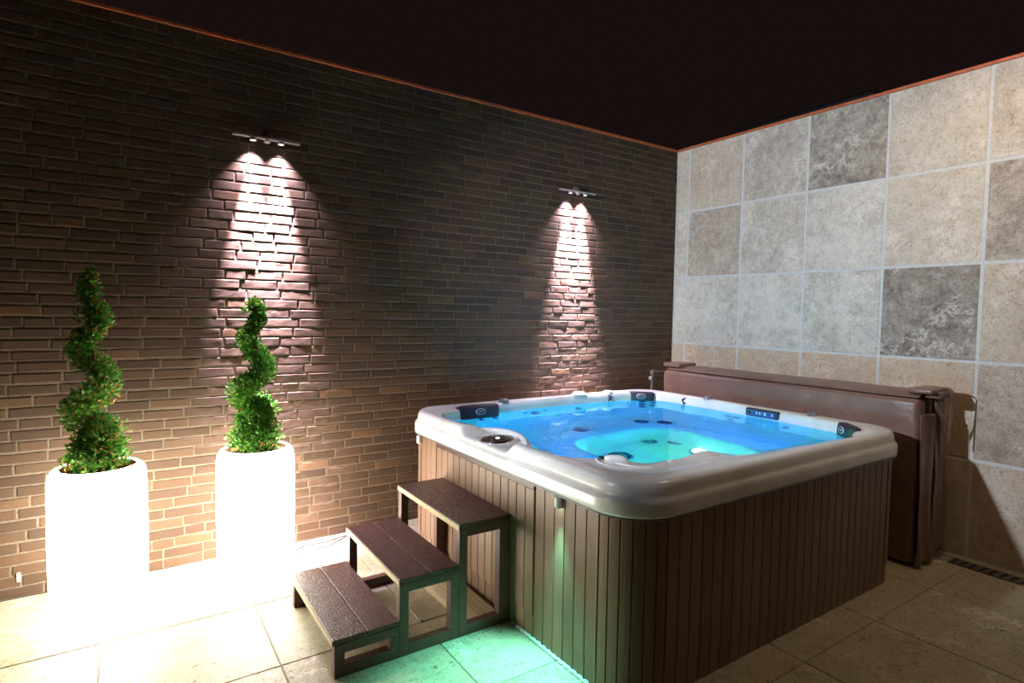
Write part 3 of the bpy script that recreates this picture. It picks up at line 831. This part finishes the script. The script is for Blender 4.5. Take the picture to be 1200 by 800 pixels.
# ------------------------------------------------------------------ lit planters and topiary
def planter(x, y, label):
    R, Hh = .213, .775
    t = empty('lit_planter', (x, y, 0), label, 'planter', 'glowing cylindrical planters')
    bm = bmesh.new()
    prof = [(.10, .002), (R - .055, .002), (R - .03, .012), (R - .014, .035), (R - .006, .07), (R - .002, .2), (R, .40), (R - .001, .6), (R - .003, Hh - .06), (R - .008, Hh - .03), (R - .02, Hh - .010), (R - .034, Hh - .001), (R - .044, Hh), (R - .047, Hh - .006)]
    lathe(bm, prof, Matrix.Translation((x, y, 0)), 64, 0, True)
    from_bm('body', bm, M['pot_glow'], t, True)
    bm = bmesh.new(); lathe(bm, [(R - .047, Hh - .006), (R - .05, Hh - .03), (R - .055, Hh - .12), (.02, Hh - .12)], Matrix.Translation((x, y, 0)), 64, 0, False, True)
    o = from_bm('liner', bm, M['terracotta'], t, True); o['label'] = 'brown inner liner just inside the glowing rim'
    return t
P1 = (-4.80, -.42); P2 = (-4.045, -.385)
planter(*P1, 'glowing white cylindrical planter at far left, nearer the camera')
planter(*P2, 'glowing white cylindrical planter nearer the wooden steps')

def topiary(x, y, zt, sd, dead, phase, turns, mound, tufts, label):
    rg = random.Random(sd)
    z0 = .735
    t = empty('spiral_topiary', (x, y, z0 - .07), label, 'topiary', 'spiral box topiaries')
    bm = bmesh.new(); lathe(bm, [(.13, -.075), (.150, -.01), (.158, .0), (.158, .018), (.150, .018), (.147, 0)], Matrix.Translation((x, y, z0)), 40, 0, True)
    o = from_bm('terracotta_pot', bm, M['terracotta'], t, True); o['label'] = 'brown terracotta pot rim under the foliage'
    bm = bmesh.new(); lathe(bm, [(.147, .002), (.1, .012), (.05, .018)], Matrix.Translation((x, y, z0)), 30, 0, False, True); from_bm('soil', bm, M['soil'], t, True)
    bm = bmesh.new(); tube(bm, [(x + .008 * math.sin(k * 1.1), y + .008 * math.cos(k * 1.3), z0 + (zt - z0 - .08) * k / 12) for k in range(13)], [.012 - .0007 * k for k in range(13)], 8); from_bm('trunk', bm, M['bark'], t, True)
    vs, fs = [], []
    def leaf(p, d, s):
        d = d.normalized(); side = d.cross(Vector((rg.uniform(-1, 1), rg.uniform(-1, 1), rg.uniform(-1, 1)))).normalized(); up = d.cross(side)
        i = len(vs)
        vs.extend([p, p + d * s * .5 + side * s * .3 + up * s * .08, p + d * s, p + d * s * .5 - side * s * .3 + up * s * .08, p + d * s * .5])
        fs.extend([(i, i + 4, i + 1), (i + 4, i + 2, i + 1), (i, i + 3, i + 4), (i + 4, i + 3, i + 2)])
    def blob(c, r, n, ax=None):
        for _ in range(n):
            v = Vector((rg.gauss(0, 1), rg.gauss(0, 1), rg.gauss(0, 1))).normalized()
            rad = r * (rg.random() ** .45) * (1 + .18 * noise.noise(Vector((c.x * 9 + v.x * 2, v.y * 2, c.z * 9 + v.z * 2 + sd))))
            p = c + v * rad
            dd = (v + Vector((rg.uniform(-.7, .7), rg.uniform(-.7, .7), rg.uniform(0, 1.1))))
            leaf(p, dd, rg.uniform(.018, .030))
    # skirt mound
    base = Vector((x, y, 0))
    for k in range(34):
        f = (k + .5) / 34; z = .775 + f * mound[1]
        rr = mound[0] * (1 - f ** 1.1 * .68)
        for a in range(11):
            an = rg.uniform(0, 2 * PI); rad = rr * rg.uniform(.35, .88)
            c = base + Vector((rad * math.cos(an) + mound[2] * f, rad * math.sin(an), z))
            blob(c, .032, 12)
    # the rising spiral
    zs = .775 + mound[1] * .75; S = 96
    lat = Vector((.83, -.556, 0)); dep = Vector((.556, .83, 0))
    for k in range(S):
        f = k / (S - 1); z = zs + f * (zt - .02 - zs)
        an = phase + 2 * PI * turns * f
        off = .070 * (1 - f) ** .6 + .006; r = (.060 * (1 - f) ** .75 + .022) * (1 + .16 * math.sin(f * 41 + sd))
        gap = 1.0
        c = base + lat * off * math.cos(an) + dep * off * math.sin(an) + Vector((0, 0, z))
        blob(c, r, int(20 + 720 * r))
    for dx, dz, r in tufts: blob(base + lat * dx + Vector((0, 0, dz)), r, int(1500 * r))
    blob(base + Vector((0, 0, zt - .03)), .026, 50)
    me = bpy.data.meshes.new('foliage'); me.from_pydata([tuple(v) for v in vs], [], fs); me.update()
    link('foliage', me, mat_leaf(dead), t)
topiary(P1[0] - .015, P1[1], 1.765, 3, .17, 1.1, 2.6, (.170, .20, .03), ((-.045, 1.53, .045), (.04, 1.555, .045), (0, 1.62, .05), (.01, 1.70, .03)), 'spiral-clipped box tree with yellowing leaves, in the planter at far left')
topiary(P2[0] - .005, P2[1], 1.64, 11, .05, .9, 2.1, (.172, .25, .0), ((.02, 1.60, .035), (-.03, 1.58, .03)), 'neat green spiral-clipped box tree in the planter nearer the steps')

# ------------------------------------------------------------------ wall lamps
def wall_lamp(x, label):
    z = 2.66
    t = empty('wall_lamp', (x, 0, z), label, 'wall lamp', 'twin wall spot lamps')
    bm = bmesh.new(); lathe(bm, [(.034, 0), (.034, .03), (.028, .036)], Matrix.Translation((x + .012, -.004, z + .022)) @ Matrix.Rotation(PI / 2, 4, 'X'), 28, 0, True, True); from_bm('wall_mount', bm, M['iron'], t, True)
    bm = bmesh.new(); box(bm, x - .20, x + .20, -.070, -.034, z - .006, z + .006, .003); from_bm('bar', bm, M['alu'], t)
    bm = bmesh.new(); lathe(bm, [(.018, -.02), (.02, 0), (.014, .014)], Matrix.Translation((x, -.052, z - .004)), 20, 0, True, True); from_bm('joint', bm, M['alu'], t, True)
    for s in (-1, 1):
        cx = x + s * .083
        Mx = Matrix.Translation((cx, -.052, z - .006))
        bm = bmesh.new(); lathe(bm, [(.010, .002), (.018, -.001), (.021, -.012), (.021, -.018), (.018, -.016)], Mx, 28, 0, True); h = from_bm('lamp_head', bm, M['alu'], t, True)
        bm = bmesh.new(); lathe(bm, [(.0175, -.012), (.010, -.013)], Mx, 24, 0, False, True); from_bm('lens', bm, M['lamp_glow'], h)
        light('lamp_spot', 'SPOT', (cx, -.052, z - .030), 120, (.84, .74, 1.0), .008, (cx, -.040, 0), math.radians(88), .9)
        light('lamp_beam', 'SPOT', (cx, -.052, z - .032), 5200, (.84, .74, 1.0), .012, (cx, .000, z - 1.4), math.radians(29), .9)
wall_lamp(-3.912, 'twin spot lamp on the brick wall above the right-hand topiary')
wall_lamp(-1.345, 'twin spot lamp on the brick wall above the hot tub')

# ------------------------------------------------------------------ drain, cable, vent
dr = empty('floor_drain', (-.147, -3.5, 0), 'slotted dark floor drain running along the foot of the stone wall', 'drain')
bm = bmesh.new(); y0, y1 = -4.9, -2.53
for x in (-.200, -.099): box(bm, x, x + .008, y0, y1, -.006, .002)
box(bm, -.2, -.091, y1 - .012, y1, -.006, .002)
from_bm('drain_frame', bm, M['iron'], dr)
bm = bmesh.new(); y = y1 - .02
while y > y0:
    vsx = [bm.verts.new(p) for p in ((-.192, y, .001), (-.192, y - .028, .001), (-.099, y - .044, .001), (-.099, y - .016, .001))]
    f = bm.faces.new(vsx); r = bmesh.ops.extrude_face_region(bm, geom=[f])
    for v in r['geom']:
        if isinstance(v, bmesh.types.BMVert): v.co.z -= .006
    y -= .052
from_bm('grate', bm, M['iron'], dr)
bm = bmesh.new(); box(bm, -.192, -.099, y0, y1 - .012, -.0058, -.0045); from_bm('channel', bm, M['black'], dr)

bm = bmesh.new()
tube(bm, catmull([(-3.95, -.19, .006), (-3.80, -.15, .006), (-3.68, -.10, .006), (-3.55, -.105, .006), (-3.42, -.07, .006), (-3.25, -.06, .006), (-3.12, -.045, .02), (-3.10, -.03, .09)], 8), .005, 8)
tube(bm, catmull([(-3.95, -.21, .006), (-3.80, -.185, .006), (-3.68, -.20, .006), (-3.56, -.18, .006), (-3.47, -.12, .006), (-3.40, -.085, .006)], 8), .005, 8)
tag(from_bm('cable', bm, M['cable'], smooth=True), 'two dark cable strands lying on the floor along the foot of the brick wall', 'cable')
bm = bmesh.new(); box(bm, -5.181, -5.166, -.008, .004, .09, .14, .002)
tag(from_bm('weep_vent', bm, M['moss']), 'tiny white upright vent slot low in the brick wall at far left', 'vent')

# ------------------------------------------------------------------ light and camera
wd = bpy.data.worlds.new('night'); scene.world = wd; wd.use_nodes = True
bg = wd.node_tree.nodes['Background']; bg.inputs['Color'].default_value = (.0085, .0047, .0042, 1); bg.inputs['Strength'].default_value = 1.0
light('house_lamp', 'SPOT', (-6.3, -1.62, 2.55), 1000, (.74, .84, 1.0), .06, (0, -1.5, 1.9), math.radians(52), .6)
light('overhead_fill', 'AREA', (-.9, -2.85, 3.4), 14, (1, .74, .46), .5, (-.9, -2.9, 0))  # added overhead fill to brighten the floor by the tub; no fitting there
light('warm_fill', 'AREA', (-3.2, -5.6, 2.4), 2, (1, .80, .58), 1.6, (-.9, -3.2, .1))  # weak warm fill added behind the camera, without a source of its own

cd = bpy.data.cameras.new('camera'); cam = bpy.data.objects.new('camera', cd); col.objects.link(cam)
Rv, Uv, Fv = Vector((0.83093522, -0.55612341, 0.01653553)), Vector((0.01403094, 0.05065687, 0.99861755)), Vector((0.55619223, 0.82955448, -0.04989551))
cam.matrix_world = Matrix(((Rv.x, Uv.x, -Fv.x, -4.66986), (Rv.y, Uv.y, -Fv.y, -4.00554), (Rv.z, Uv.z, -Fv.z, 1.58762), (0, 0, 0, 1)))
cd.sensor_width = 36; cd.lens = 36 * 674.609 / 1200; cd.clip_start = .05
scene.camera = cam
scene.view_settings.view_transform = 'Standard'; scene.view_settings.look = 'None'; scene.view_settings.gamma = 1; scene.view_settings.exposure = 0
scene.view_settings.use_curve_mapping = False
scene.cycles.max_bounces = 10; scene.cycles.diffuse_bounces = 4; scene.cycles.transmission_bounces = 8; scene.cycles.sample_clamp_indirect = 6
